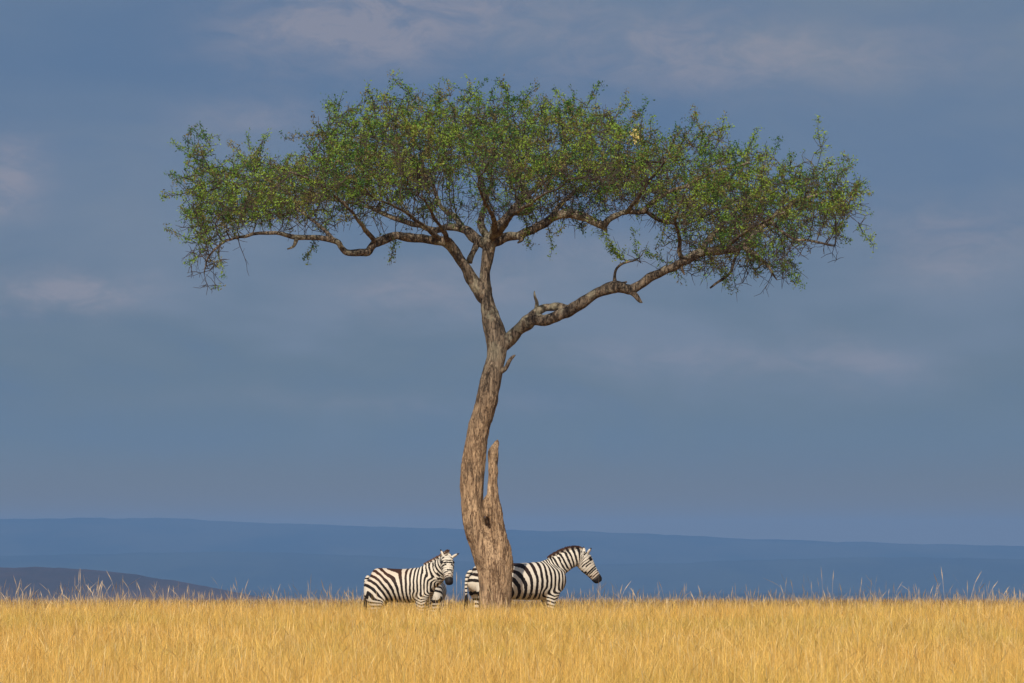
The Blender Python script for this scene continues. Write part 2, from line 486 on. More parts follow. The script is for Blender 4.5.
# right middle limb
limb([(489, 245, 5.5, 0), (499, 239, 5.4, -.02), (509.6, 236.5, 5.0, -.05), (519, 235, 4.2, -.1), (529.5, 231, 4.2, -.15), (537, 227, 4.4, -.2), (544.4, 223.8, 4.5, -.25), (552, 218, 4.0, -.3), (559, 215, 4.3, -.35), (569, 213.6, 4.6, -.4),
      (582, 216.4, 4.2, -.45), (594, 221, 3.6, -.5), (603, 225.2, 3.8, -.5), (609, 220, 3.0, -.5), (616, 215, 2.9, -.5), (626.5, 211.7, 2.8, -.5), (643, 211.7, 3.0, -.5), (649, 205, 2.4, -.5), (660, 197, 2.2, -.6),
      (685, 186, 1.8, -.8), (715, 172, 1.4, -1.0), (750, 162, 1.0, -1.1)])
limb([(516, 236, 3.4, -.1), (521, 239, 2.6, -.14), (517.5, 243, .8, -.16)], seed_it=False)
limb([(603, 225, 2.6, -.5), (606, 230, 1.8, -.5), (607, 232, .7, -.5)], seed_it=False)
limb([(552, 218, 3, -.3), (560, 205, 2.4, .3), (575, 192, 2.0, 1.1), (598, 175, 1.6, 1.9), (625, 155, 1.1, 2.5)])
limb([(626, 212, 2.2, -.5), (637, 200, 1.8, -1.0), (650, 180, 1.5, -1.7), (665, 160, 1.1, -2.4)])
limb([(645, 210, 2.0, -.5), (655, 217, 2.2, -.4), (668, 222, 1.8, -.2), (690, 222, 1.5, .1), (715, 212, 1.1, .5)])
# the big right limb
limb([(497, 350, 6, 0), (503, 346, 6.5, 0), (508, 340.6, 7.4, -.02), (516.4, 331.5, 7, -.05), (525.8, 324, 7.4, -.1), (534, 319, 7.0, -.14), (544, 320.5, 6.0, -.2), (554, 317, 5.4, -.25), (568, 311, 5.4, -.3),
      (582, 303, 5.1, -.4), (598.4, 292.7, 5.4, -.5), (614.8, 287, 5.8, -.6), (624, 288.5, 5.4, -.65), (631, 289.5, 5.2, -.7), (640.6, 285, 4.6, -.7), (652, 276.5, 4.6, -.75), (668.7, 269, 4.5, -.8), (682.8, 262, 5.0, -.9),
      (699, 252.9, 4.4, -.95), (710, 251, 3.8, -.95), (721, 251, 3.6, -1.0), (738, 247.5, 3.0, -1.0), (754.7, 234.8, 2.7, -1.0), (771.6, 218, 2.2, -1.0), (790, 205, 1.6, -1.0), (815, 195, 1.2, -.9), (840, 190, .8, -.8)])
limb([(528, 321, 5.0, -.1), (535, 313, 4.8, -.12), (545, 308, 3.8, -.15), (556, 306.5, 3.8, -.2), (567, 308.5, 3.6, -.28), (578, 305, 3.0, -.36)], seed_it=False)
limb([(536.5, 311, 2.4, -.1), (537, 303, 1.7, -.1), (535, 296, 1.1, -.1), (534.4, 291, .5, -.1)], seed_it=False)
limb([(616, 286, 2.6, -.6), (614.4, 279, 1.7, -.62), (616, 271, 1.3, -.64), (621.8, 263.5, 1.2, -.66), (628, 261.3, 1.1, -.66), (633.6, 260.4, .9, -.66), (640.6, 256, .6, -.6), (646, 250, .35, -.6)], seed_it=False)
limb([(622, 284, 2.5, -.6), (627, 281.5, .8, -.6)], seed_it=False)
limb([(630, 291, 4.0, -.7), (636, 296, 3.0, -.72), (640, 301, 1.8, -.74), (642.5, 302, .7, -.74)], seed_it=False)
limb([(680, 263, 2.6, -.9), (683, 270, 1.8, -.9), (684.5, 275, .7, -.9)], seed_it=False)
limb([(683, 260, 3.2, -.9), (679, 250, 2.2, -1.0), (680, 238, 1.8, -1.2), (676, 222, 1.4, -1.6), (680, 205, 1.1, -2.0), (690, 185, .8, -2.4)])
limb([(700, 252, 3, -.95), (710, 238, 2.4, -.6), (725, 222, 2.0, 0), (742, 205, 1.7, .7), (762, 188, 1.3, 1.4), (785, 172, .9, 1.9)])
limb([(745, 247, 2.6, -1.0), (757, 255, 2.1, -1.1), (766, 263, 1.7, -1.2), (773, 274, 1.2, -1.2), (777, 280, .6, -1.2)])
limb([(771, 220, 2.2, -1.0), (781, 230, 1.8, -1.1), (794, 239, 1.5, -1.2), (812, 241, 1.2, -1.2), (835, 246, .8, -1.2)])
limb([(725, 251, 2.4, -1), (735, 240, 1.9, -1.6), (750, 229, 1.4, -2.2), (768, 220, 1.0, -2.7), (785, 212, .8, -3.0)])
limb([(500, 372, 3.2, -.1), (505, 369, 2.4, -.12), (509, 362, 1.9, -.14), (513, 357.5, 1.4, -.14), (515.5, 355.5, .5, -.14)], seed_it=False)
limb([(710, 288, .9, -1.2), (722, 280, 1.3, -1.2), (731, 271, 1.3, -1.15), (738, 250, 1.5, -1)], seed_it=False)

# ---- crown: branches grown towards points scattered through the canopy
TOP = [(165, 186), (185, 165), (200, 156), (225, 153), (255, 146), (275, 150), (300, 146), (316, 128), (330, 92), (350, 88), (380, 88), (400, 82), (435, 80), (460, 84), (490, 85), (520, 88), (560, 93), (590, 92), (610, 104), (640, 113),
       (660, 124), (690, 122), (720, 122), (740, 132), (760, 140), (790, 152), (815, 158), (840, 176), (858, 190), (870, 225)]
BOT = [(165, 215), (180, 228), (192, 262), (210, 262), (230, 244), (260, 238), (300, 240), (340, 238), (380, 230), (420, 226), (450, 214), (475, 205), (495, 215), (520, 218), (560, 212), (600, 214), (640, 218), (662, 236),
       (690, 262), (720, 274), (760, 280), (785, 270), (800, 258), (830, 236), (855, 222), (870, 235)]
tx, ty = zip(*TOP); bx_, by = zip(*BOT)
att = []
NATT = 9500
while len(att) < NATT:
    x = random.uniform(185, 853)
    if abs(x - 515) > 290 and random.random() < .45: continue
    T_ = np.interp(x, tx, ty) + 9; B_ = np.interp(x, bx_, by) - 4
    D_ = 4.7 * math.sqrt(max(.04, 1 - ((x - 517) / 362) ** 2))
    d = random.uniform(-1, 1)
    q = abs(d)
    hgt_ = random.random() ** 1.0
    mid = T_ + (B_ - T_) * .62
    t2 = T_ + (mid - T_) * q ** 2.2; b2 = B_ + (mid - B_) * q ** 1.6 * .9
    y = t2 + (b2 - t2) * hgt_
    if y > 236 + 20 * random.random() and 230 < x < 655: continue
    p = pt(x, y, d * D_) - tree_base
    # open hollow above the fork
    e = ((p.x + .6) / .75) ** 2 + ((p.z - 7.65) / .55) ** 2 + (p.y / 4.5) ** 2
    if e < 1 and random.random() < .9: continue
    dens = noise.noise(Vector((p.x * .85, p.y * .85, p.z * 1.7)) + Vector((3, 9, 2)))
    if dens < -.10 and random.random() < .8: continue
    att.append(np.array(p))
for (ax_, ay_, sx_, sy_, ad_, an_) in ((208, 246, 8, 13, -1.2, 110), (735, 256, 32, 9, -1.0, 240), (780, 256, 12, 9, -1.1, 70), (540, 205, 55, 11, .2, 420), (832, 205, 13, 20, -.7, 170), (203, 195, 10, 22, -.8, 150)):
    for _ in range(an_):
        att.append(np.array(pt(random.gauss(ax_, sx_), random.gauss(ay_, sy_), ad_ + random.gauss(0, .7)) - tree_base))
att = np.array(att)
nodes = [q[:3].copy() for q in SK]; par = [-1] * len(SK)
alive = np.ones(len(att), bool)
STEP, KILL, REACH = .17, .20, 3.5
for it in range(90):
    kd = kdtree.KDTree(len(nodes))
    for i, n_ in enumerate(nodes): kd.insert(n_, i)
    kd.balance()
    pull = {}
    for ai in np.nonzero(alive)[0]:
        _, idx, dist = kd.find(att[ai])
        if dist < KILL: alive[ai] = False; continue
        if dist < REACH:
            v_ = (att[ai] - nodes[idx]) / dist
            pull[idx] = pull.get(idx, 0) + v_
    if not pull: break
    added = 0
    for idx, v_ in pull.items():
        l = np.linalg.norm(v_)
        if l < 1e-3: continue
        d_ = v_ / l + np.array([random.gauss(0, .28) for _ in range(3)])
        d_ /= np.linalg.norm(d_)
        nodes.append(nodes[idx] + d_ * STEP); par.append(idx); added += 1
    if not added: break
nodes = np.array(nodes); par = np.array(par); NN = len(nodes)
ns = len(SK)
kids = [[] for _ in range(NN)]
for i in range(ns, NN): kids[par[i]].append(i)
rad = np.zeros(NN)
EXP = 2.35
for i in range(NN - 1, ns - 1, -1):
    rad[i] = .0042 if not kids[i] else sum(rad[k] ** EXP for k in kids[i]) ** (1 / EXP)
for i in range(ns, NN): rad[i] = min(rad[i], .034)
print('crown nodes', NN)

# twig segments as thin prisms
segs = []      # (p0, r0, p1, r1)
for i in range(ns, NN):
    p0 = nodes[par[i]]; r0 = min(rad[i] * 1.15, .036) if par[i] < ns else min(rad[par[i]], rad[i] * 1.4)
    segs.append((*p0, r0, *nodes[i], rad[i]))
# spurs that carry the leaves
spur = []
for i in range(ns, NN):
    if rad[i] > .014: m = 0
    else: m = 2 if kids[i] else 4
    d0 = nodes[i] - nodes[par[i]]; d0 /= np.linalg.norm(d0)
    for _ in range(m):
        r_ = np.array([random.gauss(0, 1) for _ in range(3)]); r_ /= np.linalg.norm(r_)
        d_ = d0 * .45 + r_ * .85 + np.array((0, 0, .12)); d_ /= np.linalg.norm(d_)
        L_ = random.uniform(.09, .26)
        a_ = nodes[i]; m_ = a_ + d_ * L_ * .5
        d2 = d_ + .5 * np.array([random.gauss(0, .5) for _ in range(3)]); d2 /= np.linalg.norm(d2)
        e_ = m_ + d2 * L_ * .5
        segs.append((*a_, .0045, *m_, .0038)); segs.append((*m_, .0038, *e_, .0026))
        spur.append((*a_, *m_, *e_))
# long shoots sticking out of the canopy all round, and a few hanging dead twigs
spur2 = []
def shoot(a_, d_, L_, n, leafy=True, r0=.007):
    p = a_.copy(); d_ = d_ / np.linalg.norm(d_)
    for k in range(n):
        d_ = d_ + np.array([random.gauss(0, .16) for _ in range(3)]); d_ /= np.linalg.norm(d_)
        q = p + d_ * L_ / n
        segs.append((*p, r0 * (1 - k / n * .7), *q, r0 * (1 - (k + 1) / n * .7)))
        if leafy and k > 0: spur2.append((*p, *((p + q) / 2), *q))
        if random.random() < .7:
            s_ = d_ * .5 + np.array([random.gauss(0, .6) for _ in range(3)]); s_ /= np.linalg.norm(s_)
            e_ = q + s_ * random.uniform(.06, .18)
            segs.append((*q, .0036, *e_, .002))
            if leafy: spur2.append((*q, *((q + e_) / 2), *e_))
        p = q
tips = [i for i in range(ns, NN) if not kids[i]]
for i in random.sample(tips, 420):
    p = nodes[i]
    out = np.array((p[0] * .12, p[1] * .12, 0)); out[2] = .55
    if p[2] > 6.5: shoot(p, out + np.array([random.gauss(0, .45) for _ in range(3)]), random.uniform(.2, .62), 4)
    else: shoot(p, out * (1, 1, 0) + np.array([random.gauss(0, .5), random.gauss(0, .5), -.5]), random.uniform(.2, .5), 4, random.random() < .4, .006)
for (px, py, dxp, dyp, d, L_, lf) in [(205, 168, -36, -8, -.5, .75, 1), (196, 200, -30, -4, .3, .55, 1), (855, 232, 24, 16, -1, .55, 1), (845, 190, 22, 3, -.5, .5, 1), (790, 160, 10, -24, 0, .4, 1), (700, 125, 8, -22, 0, .35, 1), (593, 98, 6, -24, 0, .45, 1),
                                   (437, 88, -1, -20, 0, .42, 1), (497, 88, 0, -20, -.5, .35, 1), (303, 148, -14, -22, -.8, .5, 0), (256, 152, -2, -26, 0, .4, 1), (372, 88, -10, -14, 0, .35, 1), (245, 242, -1, 26, -.5, .7, 0), (312, 240, -4, 26, -.6, .55, 1),
                                   (392, 236, 2, 24, -.4, .45, 1), (545, 222, 6, 20, -.3, .45, 1), (530, 225, -2, 22, -.3, .4, 1), (736, 262, 2, 30, -1, .55, 0), (775, 272, -8, 22, -1.2, .45, 0), (716, 262, -10, 16, -1, .5, 0), (795, 262, 6, 18, -1, .35, 0),
                                   (565, 226, -12, 16, -.4, .4, 1), (712, 122, 30, -3, 0, .5, 1), (640, 112, 14, -8, 0, .4, 1)]:
    a_ = np.array(pt(px, py, d) - tree_base)
    a_ = nodes[int(np.argmin(np.linalg.norm((nodes - a_) * (1, .25, 1), axis=1)))].copy(); e_ = np.array(pt(px + dxp, py + dyp, d + .1) - tree_base)
    for _ in range(1):
        shoot(a_ + np.random.default_rng(int(px)).normal(0, .03, 3), e_ - a_, L_, 6, bool(lf), .009)
# bare twiggy spray on the big right limb
for k in range(13):
    sx, sy = random.choice([(633, 260), (626, 261), (641, 263), (655, 250), (665, 262), (690, 256), (672, 240)])
    a_ = np.array(pt(sx, sy, -.66) - tree_base)
    shoot(a_, np.array((random.uniform(-1, .9), random.uniform(-.5, .5), random.uniform(.05, .9))), random.uniform(.3, .75), 6, k % 2 == 0, .006)
for k in range(26):
    sx = random.uniform(695, 800); sy = np.interp(sx, bx_, by) - 14
    a_ = np.array(pt(sx, sy, random.uniform(-1.6, .2)) - tree_base)
    shoot(a_, np.array((random.uniform(-.7, .5), random.uniform(-.4, .4), random.uniform(-.9, -.3))), random.uniform(.25, .6), 5, k % 4 == 0, .006)
segs = np.array(segs)

def prisms(S_, k=3):
    p0, r0, p1, r1 = S_[:, :3], S_[:, 3:4], S_[:, 4:7], S_[:, 7:8]
    t_ = p1 - p0; t_ /= np.linalg.norm(t_, axis=1)[:, None] + 1e-9
    ref = np.where(np.abs(t_[:, 2:3]) < .9, np.array([[0, 0, 1.]]), np.array([[1., 0, 0]]))
    s_ = np.cross(t_, ref); s_ /= np.linalg.norm(s_, axis=1)[:, None]; u_ = np.cross(s_, t_)
    n = len(S_); V = np.empty((n, 2 * k, 3))
    for j in range(k):
        a = 2 * np.pi * j / k
        o = s_ * math.cos(a) + u_ * math.sin(a)
        V[:, j] = p0 + o * r0; V[:, k + j] = p1 + o * r1
    F = []
    for j in range(k):
        F.append(np.array([j, (j + 1) % k, k + (j + 1) % k, k + j]))
    F = (np.array(F)[None] + (np.arange(n) * 2 * k)[:, None, None]).reshape(-1, 4)
    return V.reshape(-1, 3), F
V, F = prisms(segs, 4)
link('twigs', mesh_np('twigs', V, F, 4), twig_m, tree)

# leaves: small leaflets in sprays along every spur
sp_ = np.array(spur); sp2 = np.array(spur2)
def fbm(P, s, off):
    return np.array([noise.noise(Vector(p) * s + Vector(off)) for p in P])
cl1 = fbm(sp_[:, 3:6] * (1, 1, 2.2), 1.3, (1, 2, 3)); cl2 = fbm(sp_[:, 3:6], 3.6, (7, 1, 4))
sx_ = 512 + (sp_[:, 3] + TB[0]) * 60; sy_ = 641 - sp_[:, 5] * 60
lowness = sstep((sy_ - np.interp(sx_, tx, ty)) / (np.interp(sx_, bx_, by) - np.interp(sx_, tx, ty)), .55, .98)
keep = rng.random(len(sp_)) < (1 - .80 * lowness) * np.clip(.64 + 1.6 * cl1 + 1.5 * cl2 + .10 * (sp_[:, 5] - 7.6), .08, 1)
sp_ = sp_[keep]
allsp = np.concatenate([sp_, sp2])
PER = 17
n = len(allsp)
tt = rng.random((n, PER, 1)) * 1.1
a_, m_, e_ = allsp[:, None, 0:3], allsp[:, None, 3:6], allsp[:, None, 6:9]
pos = np.where(tt < .5, a_ + (m_ - a_) * tt * 2, m_ + (e_ - m_) * (tt - .5) * 2) + rng.normal(0, .028, (n, PER, 3))
pos = pos.reshape(-1, 3); nl = len(pos)
ax = rng.normal(0, 1, (nl, 3)); ax /= np.linalg.norm(ax, axis=1)[:, None]
bxv = np.cross(ax, rng.normal(0, 1, (nl, 3))); bxv /= np.linalg.norm(bxv, axis=1)[:, None]
ln = rng.uniform(.024, .058, (nl, 1)); wd = ln * rng.uniform(.32, .55, (nl, 1))
nm = np.cross(ax, bxv)
V = np.stack([pos, pos + ax * ln * .5 + bxv * wd * .5 + nm * ln * .08, pos + ax * ln, pos + ax * ln * .5 - bxv * wd * .5 + nm * ln * .08], 1)
F = (np.arange(nl)[:, None] * 4 + np.arange(4)[None])
me = mesh_np('crown', V.reshape(-1, 3), F, 4)
g_a = np.array((.130, .222, .026)); g_b = np.array((.215, .300, .036)); g_c = np.array((.040, .105, .022)); g_d = np.array((.170, .110, .040))
cA = np.clip(.5 + 1.3 * fbm(allsp[:, 3:6], 1.9, (4, 4, 8)) + rng.normal(0, .25, n), 0, 1)
base_c = g_c + (g_a - g_c) * np.clip(cA * 2, 0, 1)[:, None]
base_c = base_c + (g_b - base_c) * np.clip(cA * 2 - 1, 0, 1)[:, None]
br = rng.random(n) < np.clip(.24 + .6 * fbm(allsp[:, 3:6], 1.3, (9, 2, 6)), .02, .5)
base_c[br] = base_c[br] * .25 + g_d * .75
pale = np.linalg.norm(allsp[:, 3:6] - np.array(pt(641, 134, -2.4) - tree_base), axis=1) < .20
base_c[pale] = (.72, .58, .20)
cc = 1.27 * np.repeat(base_c, PER, 0) * rng.uniform(.85, 1.18, (nl, 1))
attr(me, 'col', np.repeat(cc, 4, 0))
link('crown', me, leaf_m, tree, smooth=False)
print('leaves', nl)

# ------------------------------------------------------------------ zebras
zm, t, b = material('zebra_coat')
ph = t.new('ShaderNodeAttribute', attribute_name='phase').outputs['Fac']
bias = t.new('ShaderNodeAttribute', attribute_name='bias').outputs['Fac']
dark = t.new('ShaderNodeAttribute', attribute_name='dark').outputs['Fac']
brn = t.new('ShaderNodeAttribute', attribute_name='brown').outputs['Fac']
tcn = t.new('ShaderNodeTexCoord').outputs['Object']
wob = t.math('MULTIPLY', t.math('SUBTRACT', t.noise(tcn, 6, 3), .5), 0.55)
sn = t.math('SINE', t.math('MULTIPLY', t.math('ADD', ph, wob), 2 * math.pi))
st = t.step(t.math('ADD', sn, bias), -.10, .14)
white = t.mix(t.noise(tcn, 5, 4), (.62, .54, .43), (.78, .72, .62))
white = t.mix(t.math('MULTIPLY', brn, .35), white, (.50, .30, .17))
blk = t.mix(brn, (.016, .013, .012), (.060, .024, .013))
c = t.mix(st, white, blk)
c = t.mix(dark, c, (.018, .015, .014))
t.put(b.inputs['Base Color'], c)
b.inputs['Roughness'].default_value = .6
b.inputs['Specular IOR Level'].default_value = .15

mane_m, t, b = material('mane_hair')
ph = t.new('ShaderNodeAttribute', attribute_name='phase').outputs['Fac']
tip = t.new('ShaderNodeAttribute', attribute_name='tip').outputs['Fac']
sn = t.math('SINE', t.math('MULTIPLY', ph, 2 * math.pi))
c = t.mix(t.step(sn, -.2, .2), (.60, .52, .43), (.025, .018, .015))
c = t.mix(t.step(tip, .25, .8), c, (.085, .036, .020))
t.put(b.inputs['Base Color'], c)
eye_m, t, b = material('zebra_eye')
b.inputs['Base Color'].default_value = (.01, .007, .005, 1); b.inputs['Roughness'].default_value = .15
tail_m, t, b = material('tail_hair')
b.inputs['Base Color'].default_value = (.022, .016, .013, 1)

def polydist(P, A, rr):
    """nearest point on polyline A with radii: (dist/radius, arc parameter)"""
    best = np.full(len(P), 1e9); arc = np.zeros(len(P)); s = 0.0
    for i in range(len(A) - 1):
        a, b_ = A[i], A[i + 1]; ab = b_ - a; L2 = ab @ ab; L_ = math.sqrt(L2)
        tt_ = np.clip((P - a) @ ab / L2, 0, 1)
        d_ = np.linalg.norm(P - a - tt_[:, None] * ab, axis=1) / (rr[i] + (rr[i + 1] - rr[i]) * tt_)
        m_ = d_ < best
        best[m_] = d_[m_]; arc[m_] = s + tt_[m_] * L_
        s += L_
    return best, arc

def make_zebra(label, loc, yaw, neck, head, scale=1.0, stretch=1.0, group=None, ear_dirs=None, tail_side=0.0, hind=((0, 0), (0, 0)), fore=((0, 0), (0, 0)), seed=0.0, wide=1.0, tail_to=None, ear_len=1.0, brownish=.3, mane_from=2):
    """+x is forward, z up. neck/head: rows (x, y, z, half height, half width)"""
    root = tag(empty('zebra', loc, yaw), label, 'zebra', group)
    root.scale = (scale, scale, scale)
    q = stretch
    tor = np.array([(-.80, 0, 1.02, .07, .06), (-.77, 0, 1.00, .17, .15), (-.69, 0, .985, .245, .235), (-.56, 0, .98, .285, .285), (-.38, 0, .965, .295, .285), (-.15, 0, .95, .30, .30), (.10, 0, .945, .305, .305),
                    (.35, 0, .955, .315, .27), (.52, 0, .965, .30, .235), (.64, 0, .955, .235, .20), (.71, 0, .945, .165, .14), (.75, 0, .94, .08, .07)], float)
    tor[:, 0] *= q; tor[:, 4] *= wide
    T = catmull(tor, 3)
    g = Geo()
    g.tube(T[:, :3], T[:, 3], T[:, 4], (0, 1, 0), 28)
    def side_of(P):
        """side vector for each point of the neck/head: perpendicular to the path, level"""
        t_ = np.gradient(P[:, :3], axis=0); s_ = np.cross((0, 0, 1), t_)
        l = np.linalg.norm(s_, axis=1)[:, None]
        return s_ / l
    N = catmull(neck, 4); Hd = catmull(head, 4)
    hs = side_of(Hd)
    # a steep head keeps one level side vector all along
    hv = hs.mean(0); hv /= np.linalg.norm(hv)
    g.tube(N[:, :3], N[:, 3], N[:, 4], side_of(N), 22)
    g.tube(Hd[:, :3], Hd[:, 3], Hd[:, 4], hv, 20)
    # cheek
    ck = Hd[len(Hd) // 4]
    legs = []
    for k, sy in enumerate((1, -1)):
        dxh, dzh = hind[k]; dxf, dzf = fore[k]
        w_ = wide
        hl = np.array([(-.56 * q, .15 * sy * w_, 1.02, .21, .13), (-.57 * q, .165 * sy * w_, .84, .215, .135), (-.565 * q + dxh * .3, .165 * sy, .70, .185, .12), (-.61 * q + dxh * .6, .15 * sy, .56, .115, .080), (-.69 * q + dxh * .85, .14 * sy, .44, .060, .046),
                       (-.675 * q + dxh, .135 * sy, .33, .040, .034), (-.66 * q + dxh * 1.1, .13 * sy, .16, .033, .030), (-.65 * q + dxh * 1.1, .13 * sy, .10, .042, .038), (-.625 * q + dxh * 1.15, .13 * sy, .05, .042, .040), (-.61 * q + dxh * 1.15, .13 * sy, .0, .055, .050)], float)
        fl = np.array([(.50 * q, .12 * sy * w_, .92, .19, .10), (.50 * q, .135 * sy * w_, .78, .140, .085), (.485 * q + dxf * .2, .135 * sy, .65, .095, .066), (.485 * q + dxf * .6, .13 * sy, .50, .062, .050), (.49 * q + dxf * .9, .125 * sy, .40, .055, .046),
                       (.488 * q + dxf, .12 * sy, .30, .036, .033), (.486 * q + dxf, .12 * sy, .15, .034, .031), (.495 * q + dxf, .12 * sy, .10, .042, .038), (.515 * q + dxf, .12 * sy, .05, .042, .040), (.525 * q + dxf, .12 * sy, .0, .055, .050)], float)
        for Lg in (hl, fl):
            C_ = catmull(Lg, 3); g.tube(C_[:, :3], C_[:, 3], C_[:, 4], (0, 1, 0), 16)
        legs.append((hl, fl))
    # ears
    hd0 = Hd[0, :3]; hax = Hd[len(Hd) // 2, :3] - hd0; hax /= np.linalg.norm(hax)
    up_ = np.cross(hv, hax)
    if up_[2] < 0: up_ = -up_
    ear_p = []
    for k, sy in enumerate((1, -1)):
        b0 = hd0 + hax * .035 + hv * sy * .062 + up_ * .075
        ed = np.array(ear_dirs[k], float); ed /= np.linalg.norm(ed)
        E = np.stack([b0, b0 + ed * .04 * ear_len, b0 + ed * .08 * ear_len, b0 + ed * .125 * ear_len, b0 + ed * .155 * ear_len])
        g.tube(E, [.020, .036, .038, .024, .007], [.018, .022, .021, .016, .007], np.cross(ed, up_ + .01), 10)
        ear_p.append((b0, ed))
    me = remesh(g.mesh('body'), .0125, 10)
    P = coords(me).astype(float)
    # ---- stripe fields
    tq = P.copy()
    dT, _ = polydist(P, T[:, :3], (T[:, 3] + T[:, 4]) / 2)
    dN, aN = polydist(P, N[:, :3], (N[:, 3] + N[:, 4]) / 2)
    dH, aH = polydist(P, Hd[:, :3], (Hd[:, 3] + Hd[:, 4]) / 2)
    xx, zz = P[:, 0] / q, P[:, 2]
    cx, cz = -.86, .56
    kz = 1.15 - .95 * sstep(xx, -.35, .40)
    dxx = np.maximum(xx - cx, 0); dzz = zz - cz
    r = np.sqrt(dxx ** 2 + (kz * dzz) ** 2)
    phT = r * (5.5 + 3.1 * r)
    # down the hind leg the arcs become bands
    edge = .16 * sstep(xx, -.62, -.78)
    wl = sstep(zz, .78 + edge, .60 + edge) * sstep(xx, -.30, -.42)
    bands = 1.93 + np.where(zz < .70, (zz - .70) * 14.0, (zz - .70) * 8.0)
    phL = bands
    ph_ = phT * (1 - wl) + phL * wl
    # forelegs
    wf = sstep(zz, .86, .66) * sstep(xx, .22, .36) * (dN > .9)
    ph_ = ph_ * (1 - wf) + (13.2 + (zz - .76) * 18 - np.abs(xx - .5) * 6) * wf
    # neck continues from the shoulder
    n0 = (.62 - cx) * (5.5 + 3.1 * (.62 - cx))
    phN = n0 + (aN - .16) * 13.2
    tau = .10
    wN = 1 / (1 + np.exp(-((dT - dN) / tau)))
    wN *= sstep(xx, .30, .50)
    ph_ = ph_ * (1 - wN) + phN * wN
    lenN = np.linalg.norm(np.diff(N[:, :3], axis=0), axis=1).sum(); lenH = np.linalg.norm(np.diff(Hd[:, :3], axis=0), axis=1).sum()
    side = (P - hd0) @ hv
    phH = n0 + (lenN - .16) * 13.2 + aH * 24 + np.abs(side) * 5
    wH = 1 / (1 + np.exp(-((dN - dH) / .08))) * (aH > .02)
    far_body = sstep(np.linalg.norm(P - hd0, axis=1), .75, .6)
    wH *= far_body
    ph_ = ph_ * (1 - wH) + phH * wH
    bias_ = np.full(len(P), .10)
    bias_ -= .10 * sstep(zz, 1.1, 1.25)
    belly = sstep(zz, .735, .665) * sstep(np.abs(P[:, 1]), .14, .04) * (np.abs(xx) < .5)
    bias_ -= 1.4 * belly
    bias_ -= .30 * wH
    bias_ -= .15 * wf + .10 * wl
    inner = sstep(zz, .70, .60)
    bias_ -= .15 * inner
    dk = sstep(aH, lenH * .72, lenH * .84) * wH
    dk = np.maximum(dk, sstep(zz, .055, .035))
    brn_ = sstep(aH, lenH * .55, lenH * .72) * wH * (1 - dk) * .8 + brownish * sstep(zz, .9, 1.2) * sstep(xx, .5, 0)
    for sy in (1, -1):      # dark skin round the eyes
        ec = hd0 + hax * .135 + hv * sy * (Hd[5, 4] * .80) + up_ * (Hd[5, 3] * .50)
        dk = np.maximum(dk, sstep(np.linalg.norm(P - ec, axis=1), .050, .030))
    for (b0, ed) in ear_p:      # pale ears with black tips
        s_ = (P - b0) @ ed; off = np.linalg.norm(P - b0 - s_[:, None] * ed, axis=1)
        on = (s_ > .03) & (off < .06)
        bias_[on] -= 1.5
        dk[on] = np.maximum(dk[on], sstep(s_[on], .10 * ear_len, .12 * ear_len))
    attr(me, 'phase', ph_, 'FLOAT'); attr(me, 'bias', bias_, 'FLOAT'); attr(me, 'dark', dk, 'FLOAT'); attr(me, 'brown', np.clip(brn_, 0, 1), 'FLOAT')
    link('body', me, zm, root)
    # ---- eyes
    for sy in (1, -1):
        c_ = hd0 + hax * .135 + hv * sy * (Hd[5, 4] * .80) + up_ * (Hd[5, 3] * .50)
        g2 = Geo(); E = np.array([c_ + hax * x_ for x_ in (-.021, -.015, 0, .015, .021)])
        g2.tube(E, [.004, .017, .023, .017, .004], None, None, 10)
        link('eye', g2.mesh('eye'), eye_m, root)
    # ---- mane: stiff tufts standing on the crest
    Mv, Mf, Mp, Mt = [], [], [], []
    path = np.concatenate([N[mane_from:, :], Hd[1:2, :]])
    crest = []
    for i in range(len(path)):
        t_ = (path[min(i + 1, len(path) - 1), :3] - path[max(i - 1, 0), :3]); t_ /= np.linalg.norm(t_)
        s_ = np.cross((0, 0, 1), t_); s_ /= np.linalg.norm(s_); u_ = np.cross(t_, s_)
        crest.append(np.concatenate([path[i, :3] + u_ * (path[i, 3] * .93), u_, s_, t_]))
    crest = np.array(crest); m = len(crest)
    rl = random.Random(5)
    tot = 900
    for k in range(tot):
        f_ = rl.random() * (m - 1.001); i = int(f_); fr = f_ - i
        c_ = crest[i] * (1 - fr) + crest[i + 1] * fr
        p_, u_, s_, t_ = c_[:3], c_[3:6], c_[6:9], c_[9:12]
        p_ = p_ + s_ * rl.gauss(0, .012)
        rel = f_ / (m - 1)
        hh = (.035 + .04 * math.sin(math.pi * min(1, rel * 1.05 + .06)) ** .7) * rl.uniform(.8, 1.12)
        dr = u_ + s_ * rl.gauss(0, .10) + t_ * rl.gauss(-.05, .13); dr /= np.linalg.norm(dr)
        wv = t_ * .007; ws = s_ * .006
        b0 = len(Mv)
        Mv += [p_ + wv, p_ - wv * .5 + ws, p_ - wv * .5 - ws, p_ + dr * hh * .7 + wv * .8, p_ + dr * hh * .7 - wv * .5 + ws, p_ + dr * hh * .7 - wv * .5 - ws, p_ + dr * hh]
        for a in range(3):
            b_ = (a + 1) % 3
            Mf += [(b0 + a, b0 + b_, b0 + 3 + b_, b0 + 3 + a), (b0 + 3 + a, b0 + 3 + b_, b0 + 6)]
        arcn = np.linalg.norm(np.diff(N[:, :3], axis=0), axis=1)
        pos_ = mane_from + f_; aa = arcn[:int(pos_)].sum() if pos_ < len(arcn) else arcn.sum()
        aa += (pos_ - int(pos_)) * arcn[min(int(pos_), len(arcn) - 1)] if pos_ < len(arcn) else 0
        Mp += [n0 + (aa - .16) * 13.2] * 7; Mt += [0, 0, 0, .7, .7, .7, 1]
